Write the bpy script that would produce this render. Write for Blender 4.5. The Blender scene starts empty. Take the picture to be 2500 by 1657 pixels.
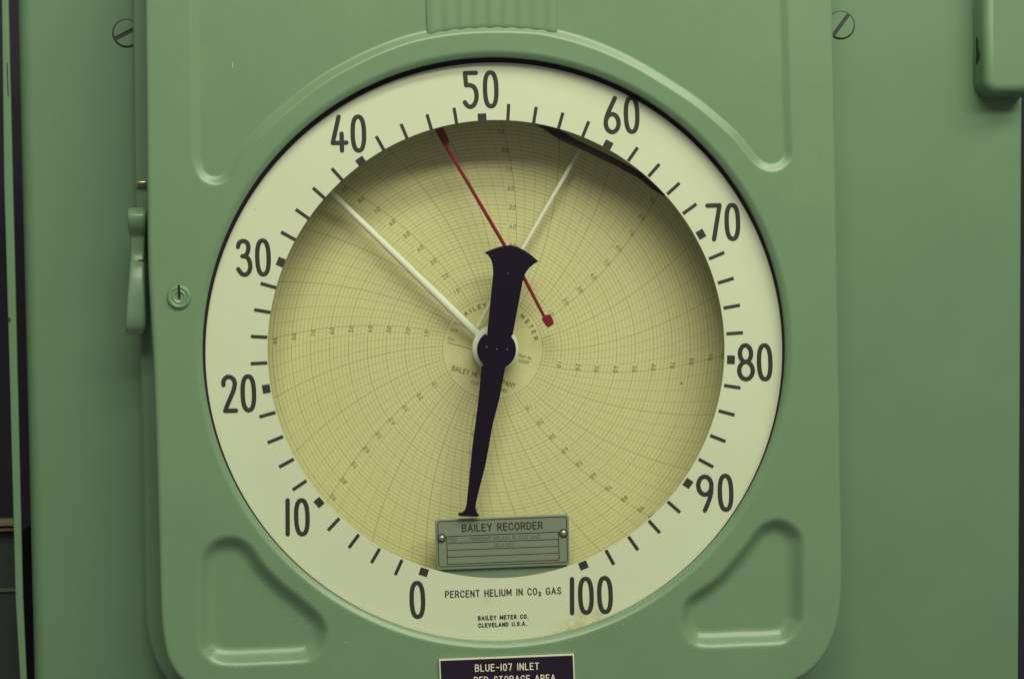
import bpy, bmesh, math
import numpy as np
from mathutils import Matrix, Vector

C = bpy.context.scene.collection
SC = bpy.context.scene
rng = np.random.default_rng(7)

# ------------------------------------------------------------------ camera
# The panel stands upright in the XZ plane and faces -Y; "h" is the height of a
# point in front of the panel face (metres).  Origin: middle of the dial.
LENS, W0, H0 = 60.0, 2500.0, 1657.0
FPX = LENS / 36.0 * W0
H_RING = 0.052
CAM = np.array([-0.075, -(H_RING + 1.10), 0.033])
ROLL = math.radians(0.55)


def basis(yaw, pitch):
    f = np.array([math.sin(yaw) * math.cos(pitch), math.cos(yaw) * math.cos(pitch), math.sin(pitch)])
    r0 = np.cross(f, [0, 0, 1.0]); r0 /= np.linalg.norm(r0)
    u0 = np.cross(r0, f)
    r = r0 * math.cos(ROLL) - u0 * math.sin(ROLL)
    u = r0 * math.sin(ROLL) + u0 * math.cos(ROLL)
    return f, r, u


yaw, pitch = 0.05, -0.03
for _ in range(30):
    f_, r_, u_ = basis(yaw, pitch)
    d = np.array([0, -H_RING, 0]) - CAM
    px = W0 / 2 + FPX * d.dot(r_) / d.dot(f_)
    py = H0 / 2 - FPX * d.dot(u_) / d.dot(f_)
    yaw += (px - 1211.5) / FPX
    pitch += (856.5 - py) / FPX
FWD, RGT, UPV = basis(yaw, pitch)

cam_d = bpy.data.cameras.new("camera")
cam_d.lens = LENS; cam_d.sensor_width = 36; cam_d.clip_start = 0.01; cam_d.clip_end = 50
cam = bpy.data.objects.new("camera", cam_d); C.objects.link(cam)
M = Matrix.Identity(4)
for i in range(3):
    M[i][0] = RGT[i]; M[i][1] = UPV[i]; M[i][2] = -FWD[i]; M[i][3] = CAM[i]
cam.matrix_world = M
SC.camera = cam

# ------------------------------------------------------------------ light
world = bpy.data.worlds.new("World"); SC.world = world; world.use_nodes = True
bg = world.node_tree.nodes["Background"]
bg.inputs[0].default_value = (1.0, 0.95, 0.92, 1); bg.inputs[1].default_value = 0.178


def area(name, loc, target, sx, sy, power, col):
    l = bpy.data.lights.new(name, "AREA"); l.shape = "RECTANGLE"; l.size = sx; l.size_y = sy
    l.energy = power; l.color = col
    o = bpy.data.objects.new(name, l); C.objects.link(o)
    o.location = loc
    dv = Vector(target) - Vector(loc)
    o.rotation_euler = dv.to_track_quat("-Z", "Y").to_euler()
    return o


area("fluorescent_fixture", (0.42, -1.68, 1.28), (0.12, 0, 0), 2.2, 0.28, 25.2, (1.0, 0.98, 0.80))
area("fluorescent_fixture", (0.52, -1.22, 1.62), (0.15, 0, 0), 2.2, 0.28, 27.2, (1.0, 0.98, 0.80))

SC.view_settings.view_transform = "Standard"
SC.view_settings.look = "None"
SC.view_settings.exposure = 0.0
SC.view_settings.gamma = 1.0
SC.view_settings.use_curve_mapping = False


# ------------------------------------------------------------------ helpers
def at(px, py, h):
    """Points of the photograph carried out to the plane h metres in front of the panel."""
    px = np.asarray(px, float); py = np.asarray(py, float)
    D = (FPX * FWD)[None, :] + (np.ravel(px) - W0 / 2)[:, None] * RGT[None, :] - (np.ravel(py) - H0 / 2)[:, None] * UPV[None, :]
    t = (-h - CAM[1]) / D[:, 1]
    P = CAM[None, :] + t[:, None] * D
    return P[:, [0, 2]]


def at1(px, py, h):
    return at([px], [py], h)[0]


def P3(uv, h):
    uv = np.asarray(uv, float)
    h = np.broadcast_to(np.asarray(h, float), (len(uv),))
    return np.stack([uv[:, 0], -h, uv[:, 1]], 1)


PXM = 1.10 / FPX      # metres per photo pixel on the dial plane


def circle_at(cx, cy, R, h):
    a = np.linspace(0, 2 * math.pi, 32, endpoint=False)
    p = at(cx + R * np.cos(a), cy + R * np.sin(a), h)
    c = p.mean(0)
    return c, np.linalg.norm(p - c, axis=1).mean()


def catmull(P, n=8, closed=True):
    P = np.asarray(P, float)
    N = len(P); out = []
    rngN = N if closed else N - 1
    for i in range(rngN):
        if closed:
            p0, p1, p2, p3 = P[i - 1], P[i], P[(i + 1) % N], P[(i + 2) % N]
        else:
            p0, p1, p2, p3 = P[max(i - 1, 0)], P[i], P[i + 1], P[min(i + 2, N - 1)]
        for k in range(n):
            t = k / n
            out.append(0.5 * ((2 * p1) + (-p0 + p2) * t + (2 * p0 - 5 * p1 + 4 * p2 - p3) * t * t + (-p0 + 3 * p1 - 3 * p2 + p3) * t ** 3))
    if not closed:
        out.append(P[-1])
    return np.array(out)


def sdist(pts, poly):
    """signed distance to a closed polygon, positive inside"""
    A = poly; B = np.roll(poly, -1, 0); E = B - A; L2 = (E ** 2).sum(1) + 1e-18
    out = np.empty(len(pts))
    for s in range(0, len(pts), 20000):
        p = pts[s:s + 20000]
        w = p[:, None, :] - A[None]
        t = np.clip((w * E[None]).sum(2) / L2[None], 0, 1)
        q = w - t[..., None] * E[None]
        dm = np.sqrt((q ** 2).sum(2).min(1))
        c1 = (A[None, :, 1] <= p[:, None, 1]) != (B[None, :, 1] <= p[:, None, 1])
        dy = np.where(np.abs(E[:, 1]) < 1e-15, 1e-15, E[:, 1])
        xi = A[None, :, 0] + (p[:, None, 1] - A[None, :, 1]) / dy[None] * E[None, :, 0]
        ins = ((c1 & (p[:, None, 0] < xi)).sum(1) % 2) == 1
        out[s:s + 20000] = np.where(ins, dm, -dm)
    return out


def ray_hit(c, ang, poly):
    """farthest distance from c along each angle to the polygon"""
    A = poly - c; B = np.roll(A, -1, 0); E = B - A
    d = np.stack([np.cos(ang), np.sin(ang)], 1)
    den = d[:, None, 0] * E[None, :, 1] - d[:, None, 1] * E[None, :, 0]
    den = np.where(np.abs(den) < 1e-15, 1e-15, den)
    t = (A[None, :, 0] * E[None, :, 1] - A[None, :, 1] * E[None, :, 0]) / den
    s = (A[None, :, 0] * d[:, None, 1] - A[None, :, 1] * d[:, None, 0]) / den
    ok = (s >= -1e-9) & (s <= 1 + 1e-9) & (t > 0)
    return np.where(ok, t, 0).max(1)


def mk(name, verts, faces, mat, parent=None, smooth=False, origin=None, mats=None, fmat=None):
    verts = np.asarray(verts, float)
    o3 = np.zeros(3) if origin is None else np.asarray(origin, float)
    me = bpy.data.meshes.new(name)
    if isinstance(faces, np.ndarray) and faces.ndim == 2:
        nv, nf, k = len(verts), len(faces), faces.shape[1]
        me.vertices.add(nv); me.vertices.foreach_set("co", (verts - o3).astype(np.float32).ravel())
        me.loops.add(nf * k); me.loops.foreach_set("vertex_index", faces.astype(np.int32).ravel())
        me.polygons.add(nf); me.polygons.foreach_set("loop_start", np.arange(0, nf * k, k, dtype=np.int32))
        me.update(calc_edges=True)
    else:
        me.from_pydata([tuple(v) for v in (verts - o3)], [], [list(map(int, f)) for f in faces])
    me.validate()
    for m in (mats or [mat]):
        me.materials.append(m)
    if fmat is not None:
        for p, i in zip(me.polygons, fmat):
            p.material_index = int(i)
    if smooth:
        me.polygons.foreach_set("use_smooth", [True] * len(me.polygons))
    me.update()
    o = bpy.data.objects.new(name, me); C.objects.link(o)
    o.location = o3
    if parent is not None:
        o.parent = parent
        q = np.zeros(3); p = parent
        while p is not None:
            q = q + np.array(p.location) ; p = p.parent
        o.location = o3 - q
    return o


def thing(name, label, cat, loc=(0, 0, 0)):
    o = bpy.data.objects.new(name, None); C.objects.link(o)
    o.location = loc; o.empty_display_size = 0.05
    o["label"] = label; o["category"] = cat
    return o


def bm_faces(bm):
    bm.verts.ensure_lookup_table(); bm.verts.index_update()
    V = [tuple(v.co) for v in bm.verts]
    F = [[v.index for v in f.verts] for f in bm.faces]
    bm.free()
    return V, F


def prism(name, poly_uv, h0, h1, mat, parent, bevel=0.0, seg=2, smooth=False, h_uv=None):
    """extruded outline (uv polygon) from h0 (back) to h1 (front) with a bevelled front edge"""
    poly = np.asarray(poly_uv)
    area2 = (poly[:, 0] * np.roll(poly[:, 1], -1) - np.roll(poly[:, 0], -1) * poly[:, 1]).sum()
    if area2 < 0:
        poly = poly[::-1]
    bm = bmesh.new()
    top = [bm.verts.new((p[0], -h1, p[1])) for p in poly]
    bot = [bm.verts.new((p[0], -h0, p[1])) for p in poly]
    n = len(poly)
    ft = bm.faces.new(top); bm.faces.new(bot[::-1])
    for i in range(n):
        bm.faces.new((top[i], bot[i], bot[(i + 1) % n], top[(i + 1) % n]))
    bmesh.ops.recalc_face_normals(bm, faces=bm.faces)
    if bevel > 0:
        es = [e for e in ft.edges]
        bmesh.ops.bevel(bm, geom=es, offset=bevel, segments=seg, affect="EDGES", profile=0.5, clamp_overlap=True)
    V, F = bm_faces(bm)
    o = mk(name, V, F, mat, parent)
    if smooth:
        for p in o.data.polygons:
            p.use_smooth = len(p.vertices) == 4
    return o


def lathe(name, c, prof, mat, parent, n=64, sx=1.0):
    """prof: list of (radius, h); turned round the axis through c that leaves the panel"""
    V = []; F = []
    for (r, h) in prof:
        for k in range(n):
            a = 2 * math.pi * k / n
            V.append((c[0] + r * math.cos(a) * sx, -h, c[1] + r * math.sin(a)))
    for j in range(len(prof) - 1):
        for k in range(n):
            a = j * n + k; b = j * n + (k + 1) % n
            F.append((a, b, b + n, a + n))
    if prof[-1][0] > 1e-6:
        F.append(tuple((len(prof) - 1) * n + k for k in range(n)))
    o = mk(name, V, F, mat, parent)
    for p in o.data.polygons:
        p.use_smooth = len(p.vertices) == 4
    return o


def annulus(name, c0, r0, c1, r1, hb, hf, mat, parent, n=256, bev=0.0):
    """flat ring; inner circle (c0,r0), outer circle (c1,r1)"""
    V = []; F = []
    a = np.linspace(0, 2 * math.pi, n, endpoint=False)
    rows = [(c1, r1, hb), (c1, r1, hf), (c0, r0 + bev, hf), (c0, r0, hf - bev), (c0, r0, hb)]
    for (c, r, h) in rows:
        for t in a:
            V.append((c[0] + r * math.cos(t), -h, c[1] + r * math.sin(t)))
    R = len(rows)
    for j in range(R):
        for k in range(n):
            p = j * n + k; q = j * n + (k + 1) % n; j2 = (j + 1) % R
            F.append((p, q, j2 * n + (k + 1) % n, j2 * n + k))
    o = mk(name, V, F, mat, parent)
    return o


def tube(name, p0, p1, r0, r1, mat, parent, n=20, rings=6, flat=1.0):
    p0 = np.array(p0); p1 = np.array(p1); ax = p1 - p0; L = np.linalg.norm(ax); ax /= L
    yv = np.array([0, -1.0, 0]); yv = yv - ax * yv.dot(ax); yv /= np.linalg.norm(yv); xv = np.cross(ax, yv)
    V = []; F = []
    prof = [(-0.6 * r0, 0.5 * r0), (-0.25 * r0, 0.88 * r0)] + [(L * i / rings, r0 + (r1 - r0) * i / rings) for i in range(rings + 1)] + [(L + 0.25 * r1, 0.88 * r1), (L + 0.6 * r1, 0.5 * r1)]
    for (s, r) in prof:
        for k in range(n):
            a = 2 * math.pi * k / n
            V.append(p0 + ax * s + xv * r * math.cos(a) + yv * r * flat * math.sin(a))
    for j in range(len(prof) - 1):
        for k in range(n):
            F.append((j * n + k, j * n + (k + 1) % n, (j + 1) * n + (k + 1) % n, (j + 1) * n + k))
    F.append(tuple(range(n))[::-1]); F.append(tuple((len(prof) - 1) * n + k for k in range(n)))
    o = mk(name, V, F, mat, parent)
    for p in o.data.polygons:
        p.use_smooth = len(p.vertices) == 4
    return o


# ------------------------------------------------------------------ materials
class NT:
    def __init__(self, name):
        self.m = bpy.data.materials.new(name); self.m.use_nodes = True
        self.t = self.m.node_tree; self.n = self.t.nodes
        self.bsdf = self.n["Principled BSDF"]; self.out = self.n["Material Output"]

    def link(self, a, b):
        self.t.links.new(a, b)

    def math(self, op, a, b=None, c=None):
        nd = self.n.new("ShaderNodeMath"); nd.operation = op
        for i, v in enumerate((a, b, c)):
            if v is None:
                continue
            if isinstance(v, (int, float)):
                nd.inputs[i].default_value = v
            else:
                self.link(v, nd.inputs[i])
        return nd.outputs[0]

    def coords(self):
        return self.n.new("ShaderNodeTexCoord").outputs["Object"]

    def noise(self, vec, scale, detail=2.0, rough=0.5):
        nd = self.n.new("ShaderNodeTexNoise"); nd.inputs["Scale"].default_value = scale
        nd.inputs["Detail"].default_value = detail; nd.inputs["Roughness"].default_value = rough
        self.link(vec, nd.inputs["Vector"])
        return nd.outputs["Fac"]

    def ramp(self, fac, lo, hi):
        nd = self.n.new("ShaderNodeMapRange"); nd.inputs["From Min"].default_value = lo
        nd.inputs["From Max"].default_value = hi; self.link(fac, nd.inputs["Value"])
        return nd.outputs["Result"]

    def mix(self, fac, a, b):
        nd = self.n.new("ShaderNodeMix"); nd.data_type = "RGBA"
        if isinstance(fac, (int, float)):
            nd.inputs[0].default_value = fac
        else:
            self.link(fac, nd.inputs[0])
        for i, v in ((6, a), (7, b)):
            if isinstance(v, tuple):
                nd.inputs[i].default_value = (*v, 1)
            else:
                self.link(v, nd.inputs[i])
        return nd.outputs[2]

    def bump(self, fac, strength, dist):
        nd = self.n.new("ShaderNodeBump"); nd.inputs["Strength"].default_value = strength
        nd.inputs["Distance"].default_value = dist
        self.link(fac, nd.inputs["Height"]); self.link(nd.outputs[0], self.bsdf.inputs["Normal"])

    def base(self, col, rough, metal=0.0, spec=0.5):
        b = self.bsdf
        if isinstance(col, tuple):
            b.inputs["Base Color"].default_value = (*col, 1)
        else:
            self.link(col, b.inputs["Base Color"])
        if isinstance(rough, (int, float)):
            b.inputs["Roughness"].default_value = rough
        else:
            self.link(rough, b.inputs["Roughness"])
        b.inputs["Metallic"].default_value = metal
        b.inputs["Specular IOR Level"].default_value = spec
        return self.m


def paint(name, col, rough=0.36, var=0.10, bump=0.012, grain=0.09):
    t = NT(name); v = t.coords()
    n1 = t.noise(v, 17, 5, 0.62); n2 = t.noise(v, 800, 2, 0.6); n3 = t.noise(v, 1900, 1)
    f = t.math("ADD", t.math("MULTIPLY", t.math("SUBTRACT", n1, 0.5), var * 2), t.math("MULTIPLY", t.math("SUBTRACT", n2, 0.5), grain * 2))
    f = t.math("ADD", f, t.math("MULTIPLY", t.math("SUBTRACT", n3, 0.5), grain * 2))
    fac = t.math("ADD", f, 0.5)
    c = t.mix(fac, tuple(x * 0.62 for x in col), tuple(x * 1.38 for x in col))
    r = t.math("ADD", t.math("MULTIPLY", n1, 0.10), rough - 0.05)
    t.bump(t.math("ADD", n2, t.math("MULTIPLY", n3, 0.4)), bump, 0.0004)
    return t.base(c, r)


def plain(name, col, rough=0.5, metal=0.0, spec=0.5, grain=0.05, scale=1500):
    t = NT(name); v = t.coords(); n = t.noise(v, scale, 2)
    c = t.mix(n, tuple(x * (1 - grain * 3) for x in col), tuple(x * (1 + grain * 3) for x in col))
    return t.base(c, rough, metal, spec)


GREEN = paint("green_enamel", (0.165, 0.280, 0.153), rough=0.30)
GREEN_PANEL = paint("green_panel_paint", (0.126, 0.236, 0.124), rough=0.52)
GREEN_DULL = paint("green_inside_paint", (0.13, 0.22, 0.10), rough=0.55)
BLACK = plain("black_rubber_gap_shade", (0.022, 0.016, 0.032), 0.6, spec=0.25)
VOID = plain("dark_void", (0.030, 0.027, 0.038), 0.9, spec=0.1)
INK = plain("black_dial_ink", (0.036, 0.036, 0.031), 0.55, spec=0.3, grain=0.22, scale=1800)
INK_FINE = plain("black_fine_print", (0.035, 0.033, 0.024), 0.55, spec=0.3)
POINTER = plain("black_pointer_paint", (0.006, 0.002, 0.013), 0.5, spec=0.12)
RED = plain("red_pointer_paint", (0.205, 0.005, 0.022), 0.5, spec=0.25)
CREAM = plain("cream_pen_paint", (0.78, 0.82, 0.64), 0.6, spec=0.3)
STEEL = plain("dull_steel", (0.42, 0.40, 0.33), 0.35, metal=0.85)
SCUFF = plain("pale_scuff", (0.36, 0.44, 0.30), 0.5)
CHIP = plain("bare_metal_chip", (0.030, 0.035, 0.035), 0.6)
TAG_BLACK = plain("black_engraved_plastic", (0.016, 0.009, 0.022), 0.4, spec=0.35)
TAG_WHITE = plain("cream_engraved_core", (0.76, 0.76, 0.58), 0.5)
TAN = plain("tan_rail", (0.16, 0.15, 0.07), 0.6)
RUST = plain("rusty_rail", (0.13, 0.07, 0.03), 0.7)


def ring_material():
    t = NT("cream_scale_enamel"); v = t.coords()
    sep = t.n.new("ShaderNodeSeparateXYZ"); t.link(v, sep.inputs[0])
    x, z = sep.outputs[0], sep.outputs[2]
    n1 = t.noise(v, 30, 3); n2 = t.noise(v, 1600, 2)
    base = t.mix(n1, (0.68, 0.735, 0.525), (0.73, 0.785, 0.57))
    base = t.mix(t.math("MULTIPLY", n2, 0.16), base, (0.53, 0.57, 0.38))

    def spot(cx, cz, r):
        dx = t.math("SUBTRACT", x, cx); dz = t.math("SUBTRACT", z, cz)
        d2 = t.math("SQRT", t.math("ADD", t.math("MULTIPLY", dx, dx), t.math("MULTIPLY", dz, dz)))
        return t.ramp(d2, r, 0.0)
    nz = t.ramp(t.noise(v, 130, 4, 0.65), 0.36, 0.60)
    a = at1(1432, 1530, H_RING); b = at1(1385, 1550, H_RING); c = at1(1188, 1462, H_RING); d = at1(1452, 1490, H_RING)
    m = t.math("MAXIMUM", t.math("MAXIMUM", spot(a[0], a[1], 0.017), spot(b[0], b[1], 0.012)), spot(d[0], d[1], 0.009))
    base = t.mix(t.math("MULTIPLY", t.math("MULTIPLY", m, nz), 0.95), base, (0.50, 0.36, 0.12))
    m2 = spot(c[0], c[1], 0.006)
    base = t.mix(t.math("MULTIPLY", m2, 0.25), base, (0.50, 0.36, 0.12))
    sp = t.ramp(t.noise(v, 420, 1), 0.80, 0.83)
    base = t.mix(t.math("MULTIPLY", sp, 0.5), base, (0.16, 0.15, 0.08))
    return t.base(base, 0.42, spec=0.4)


H_CHART = 0.014
CHC = at1(1203, 851.7, H_CHART)
_k = np.linalg.norm(at1(1203 + 300, 851.7, H_CHART) - at1(1203 - 300, 851.7, H_CHART)) / 600   # metres per px out at the chart
CH_R0, CH_DR = 122.5 * _k, 4.555 * _k
TH = (18.3, -0.03886, 7.97e-6)          # lean of the time arcs, degrees over pixel radius


def th_arc(rpx):
    return TH[0] + TH[1] * (rpx - 130) + TH[2] * (rpx - 130) * (rpx - 305)


def chart_material():
    t = NT("printed_chart_paper"); v = t.coords()
    sep = t.n.new("ShaderNodeSeparateXYZ"); t.link(v, sep.inputs[0])
    x, z = sep.outputs[0], sep.outputs[2]
    r = t.math("DIVIDE", t.math("SQRT", t.math("ADD", t.math("MULTIPLY", x, x), t.math("MULTIPLY", z, z))), _k)  # in px
    n1 = t.noise(v, 18, 3); n2 = t.noise(v, 1300, 2)
    paper = t.mix(n1, (0.650, 0.635, 0.315), (0.720, 0.705, 0.365))
    paper = t.mix(t.math("MULTIPLY", n2, 0.12), paper, (0.50, 0.47, 0.20))
    # distance (px) to nearest circle
    q = t.math("SUBTRACT", r, 122.5)

    def near(val, period):
        return t.math("ABSOLUTE", t.math("SUBTRACT", val, t.math("MULTIPLY", t.math("ROUND", t.math("DIVIDE", val, period)), period)))

    def line(dist, w):
        return t.ramp(dist, w * 0.5 + 0.45, w * 0.5 - 0.45)
    c_min = line(near(q, 9.11), 1.0); c_maj = line(near(q, 45.55), 1.4)
    ang = t.math("MULTIPLY", t.math("ARCTAN2", x, z), 180 / math.pi)
    rr = t.math("SUBTRACT", r, 130.0)
    lean = t.math("ADD", t.math("ADD", t.math("MULTIPLY", rr, TH[1]), TH[0]), t.math("MULTIPLY", t.math("MULTIPLY", rr, t.math("SUBTRACT", r, 305.0)), TH[2]))
    psi = t.math("ADD", t.math("SUBTRACT", ang, lean), 720.0)
    dpx = math.pi / 180
    a_min = line(t.math("MULTIPLY", t.math("MULTIPLY", near(psi, 3.75), dpx), r), 1.0)
    a_maj = line(t.math("MULTIPLY", t.math("MULTIPLY", near(psi, 15.0), dpx), r), 1.5)
    fine = t.math("MAXIMUM", c_min, a_min); maj = t.math("MAXIMUM", c_maj, a_maj)
    tot = t.math("MAXIMUM", t.math("MULTIPLY", fine, 0.56), t.math("MULTIPLY", maj, 0.68))
    gate = t.math("MULTIPLY", t.math("GREATER_THAN", r, 121.6), t.math("LESS_THAN", r, 579.0))
    tot = t.math("MULTIPLY", tot, gate)
    # paper left blank round each numeral
    tang = t.math("MULTIPLY", t.math("MULTIPLY", t.math("SUBTRACT", psi, t.math("MULTIPLY", t.math("ROUND", t.math("DIVIDE", psi, 45.0)), 45.0)), dpx), r)
    inx = t.math("LESS_THAN", t.math("ABSOLUTE", t.math("ADD", tang, 12.0)), 9.5)
    iny = t.math("MULTIPLY", t.math("LESS_THAN", near(t.math("ADD", q, 1.0), 45.55), 6.2), t.math("GREATER_THAN", q, 20.0))
    tot = t.math("MULTIPLY", tot, t.math("SUBTRACT", 1.0, t.math("MULTIPLY", t.math("MULTIPLY", inx, iny), 0.92)))
    col = t.mix(tot, paper, (0.17, 0.17, 0.045))
    return t.base(col, 0.75, spec=0.15)


def glass_material():
    t = NT("thin_window_glass")
    for nd in (t.bsdf,):
        t.n.remove(nd)
    tr = t.n.new("ShaderNodeBsdfTransparent"); tr.inputs[0].default_value = (0.97, 0.985, 0.965, 1)
    gl = t.n.new("ShaderNodeBsdfGlossy"); gl.inputs["Roughness"].default_value = 0.02
    lw = t.n.new("ShaderNodeLayerWeight"); lw.inputs[0].default_value = 0.5
    fz = t.math("ADD", t.math("MULTIPLY", t.math("POWER", lw.outputs["Facing"], 5.0), 0.9), 0.035)
    mx = t.n.new("ShaderNodeMixShader")
    t.link(fz, mx.inputs[0]); t.link(tr.outputs[0], mx.inputs[1]); t.link(gl.outputs[0], mx.inputs[2])
    t.link(mx.outputs[0], t.out.inputs[0])
    return t.m


def plate_material():
    t = NT("grey_green_plate_metal"); v = t.coords()
    n1 = t.noise(v, 60, 3); n2 = t.noise(v, 2200, 2)
    c = t.mix(n1, (0.25, 0.295, 0.205), (0.285, 0.33, 0.235))
    c = t.mix(t.math("MULTIPLY", n2, 0.25), c, (0.13, 0.17, 0.10))
    return t.base(c, 0.5, 0.25)


PLATE = plate_material()
PLATE_LINE = plain("plate_black_line", (0.014, 0.020, 0.010), 0.6)
PLATE_FAINT = plain("faint_stamped_line", (0.115, 0.150, 0.085), 0.6)
CHART_INK = plain("green_grey_chart_ink", (0.24, 0.235, 0.085), 0.75, spec=0.1)
CHART_INK_DARK = plain("dark_chart_ink", (0.185, 0.18, 0.065), 0.75, spec=0.1)

# ------------------------------------------------------------------ stroke lettering
S3 = lambda cx, cy, rx, ry: ("E", (cx, cy, rx, ry))
FONT = {
    "A": (.66, [("L", [(0, 0), (.33, 1), (.66, 0)]), ("L", [(.11, .33), (.55, .33)])]),
    "B": (.56, [("L", [(.32, 0), (0, 0), (0, 1), (.30, 1)]), ("C", [(.30, 1), (.46, .94), (.52, .77), (.46, .60), (.30, .54)]), ("L", [(.30, .54), (0, .54)]), ("C", [(.30, .54), (.48, .46), (.56, .27), (.48, .07), (.32, 0)])]),
    "C": (.58, [("C", [(.58, .76), (.50, .93), (.31, 1), (.11, .90), (0, .65), (0, .35), (.11, .10), (.31, 0), (.50, .07), (.58, .24)])]),
    "D": (.58, [("L", [(.24, 0), (0, 0), (0, 1), (.24, 1)]), ("C", [(.24, 1), (.47, .88), (.58, .66), (.58, .34), (.47, .12), (.24, 0)])]),
    "E": (.50, [("L", [(.50, 1), (0, 1), (0, 0), (.50, 0)]), ("L", [(0, .53), (.42, .53)])]),
    "G": (.60, [("C", [(.58, .78), (.48, .94), (.31, 1), (.11, .90), (0, .65), (0, .35), (.11, .10), (.31, 0), (.50, .07), (.60, .24), (.60, .44)]), ("L", [(.60, .44), (.36, .44)])]),
    "H": (.56, [("L", [(0, 0), (0, 1)]), ("L", [(.56, 0), (.56, 1)]), ("L", [(0, .52), (.56, .52)])]),
    "I": (.02, [("L", [(.01, 0), (.01, 1)])]),
    "L": (.46, [("L", [(0, 1), (0, 0), (.46, 0)])]),
    "M": (.70, [("L", [(0, 0), (0, 1), (.35, .25), (.70, 1), (.70, 0)])]),
    "N": (.56, [("L", [(0, 0), (0, 1), (.56, 0), (.56, 1)])]),
    "O": (.62, [S3(.31, .5, .31, .5)]),
    "P": (.54, [("L", [(0, 0), (0, 1), (.30, 1)]), ("C", [(.30, 1), (.48, .93), (.54, .73), (.48, .53), (.30, .46)]), ("L", [(.30, .46), (0, .46)])]),
    "R": (.56, [("L", [(0, 0), (0, 1), (.30, 1)]), ("C", [(.30, 1), (.48, .93), (.54, .74), (.48, .55), (.30, .48)]), ("L", [(.30, .48), (0, .48)]), ("L", [(.30, .48), (.56, 0)])]),
    "S": (.54, [("C", [(.52, .80), (.43, .95), (.27, 1), (.10, .94), (.03, .76), (.10, .60), (.27, .52), (.44, .43), (.53, .26), (.44, .06), (.27, 0), (.10, .05), (.0, .21)])]),
    "T": (.54, [("L", [(0, 1), (.54, 1)]), ("L", [(.27, 1), (.27, 0)])]),
    "U": (.56, [("C", [(0, 1), (0, .65), (.0, .30), (.08, .08), (.28, 0), (.48, .08), (.56, .30), (.56, .65), (.56, 1)])]),
    "V": (.62, [("L", [(0, 1), (.31, 0), (.62, 1)])]),
    "Y": (.60, [("L", [(0, 1), (.30, .48), (.60, 1)]), ("L", [(.30, .48), (.30, 0)])]),
    "-": (.44, [("L", [(0, .5), (.44, .5)])]),
    ".": (.02, [("L", [(.01, 0), (.01, .03)])]),
    "(": (.18, [("C", [(.18, 1.05), (.03, .75), (0, .5), (.03, .25), (.18, -.05)])]),
    ")": (.18, [("C", [(0, 1.05), (.15, .75), (.18, .5), (.15, .25), (0, -.05)])]),
    " ": (.30, []),
    "h": (.42, [("L", [(0, 0), (0, 1)]), ("C", [(0, .45), (.2, .66), (.40, .5), (.42, 0)])]),
    "a": (.42, [S3(.2, .32, .2, .32), ("L", [(.42, .64), (.42, 0)])]),
    "r": (.26, [("L", [(0, 0), (0, .64)]), ("C", [(0, .42), (.1, .6), (.26, .64)])]),
    "t": (.26, [("L", [(.12, .95), (.12, 0)]), ("L", [(0, .64), (.26, .64)])]),
    "o": (.44, [S3(.22, .32, .22, .32)]),
    "f": (.26, [("C", [(.26, 1), (.14, .92), (.10, .7), (.10, 0)]), ("L", [(0, .62), (.24, .62)])]),
    "n": (.42, [("L", [(0, 0), (0, .64)]), ("C", [(0, .45), (.2, .66), (.40, .5), (.42, 0)])]),
    "i": (.02, [("L", [(.01, 0), (.01, .64)])]),
    "l": (.02, [("L", [(.01, 0), (.01, 1)])]),
}
# numerals of the dial: narrow, round-ended; centred on x, height -0.5 .. 0.5
NUM = {
    "0": [("S", (0, 0, .168, .5))],
    "1": [("L", [(0.012, .5), (-.012, -.5)][::1])],
    "2": [("C", [(-.175, .27), (-.165, .40), (-.07, .495), (.05, .485), (.145, .39), (.155, .25), (.11, .08), (.02, -.12), (-.08, -.34), (-.145, -.5)]), ("L", [(-.145, -.5), (.175, -.5)])],
    "3": [("C", [(-.16, .33), (-.12, .45), (0, .5), (.115, .44), (.145, .30), (.11, .14), (.03, .06), (-.04, .05)]), ("C", [(.03, .06), (.13, -.02), (.185, -.18), (.17, -.36), (.075, -.485), (-.06, -.475), (-.17, -.33)])],
    "4": [("L", [(-.01, .5), (-.205, -.27), (.20, -.27)]), ("L", [(.065, 0), (.065, -.5)])],
    "5": [("L", [(.17, .5), (-.155, .5), (-.13, .14)]), ("C", [(-.13, .14), (-.02, .14), (.10, .08), (.165, -.08), (.16, -.28), (.09, -.44), (-.02, -.5), (-.12, -.45), (-.18, -.36)])],
    "6": [("C", [(.10, .5), (-.01, .28), (-.125, .04), (-.178, -.12)]), S3(0, -.235, .19, .265)],
    "7": [("L", [(-.20, .5), (.16, .5), (-.03, -.5)])],
    "8": [S3(0, .255, .165, .245), S3(0, -.245, .20, .255)],
    "9": [("C", [(-.02, -.5), (.09, -.26), (.165, -.04), (.19, .14)]), S3(0, .235, .195, .265)],
}
for d_, g_ in NUM.items():
    w_ = .14 if d_ == "1" else .5
    FONT[d_] = ((.04 if d_ == "1" else .52), [(k, [((x * 1.5) + (.02 if d_ == "1" else .26), y + .5) for (x, y) in v]) if k in "LC" else (k, (v[0] * 1.5 + .26, v[1] + .5, v[2] * 1.5, v[3])) for (k, v) in g_])


def glyph_strokes(strokes, n=6):
    out = []
    for k, v in strokes:
        if k == "L":
            out.append((np.array(v, float), False))
        elif k == "C":
            out.append((catmull(v, n, closed=False), False))
        else:
            cx, cy, rx, ry = v
            a = np.linspace(0, 2 * math.pi, 40, endpoint=False)
            e = 2.0 if k == "E" else 2.45
            ca, sa = np.cos(a), np.sin(a)
            out.append((np.stack([cx + rx * np.sign(ca) * np.abs(ca) ** (2 / e), cy + ry * np.sign(sa) * np.abs(sa) ** (2 / e)], 1), True))
    return out


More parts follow.
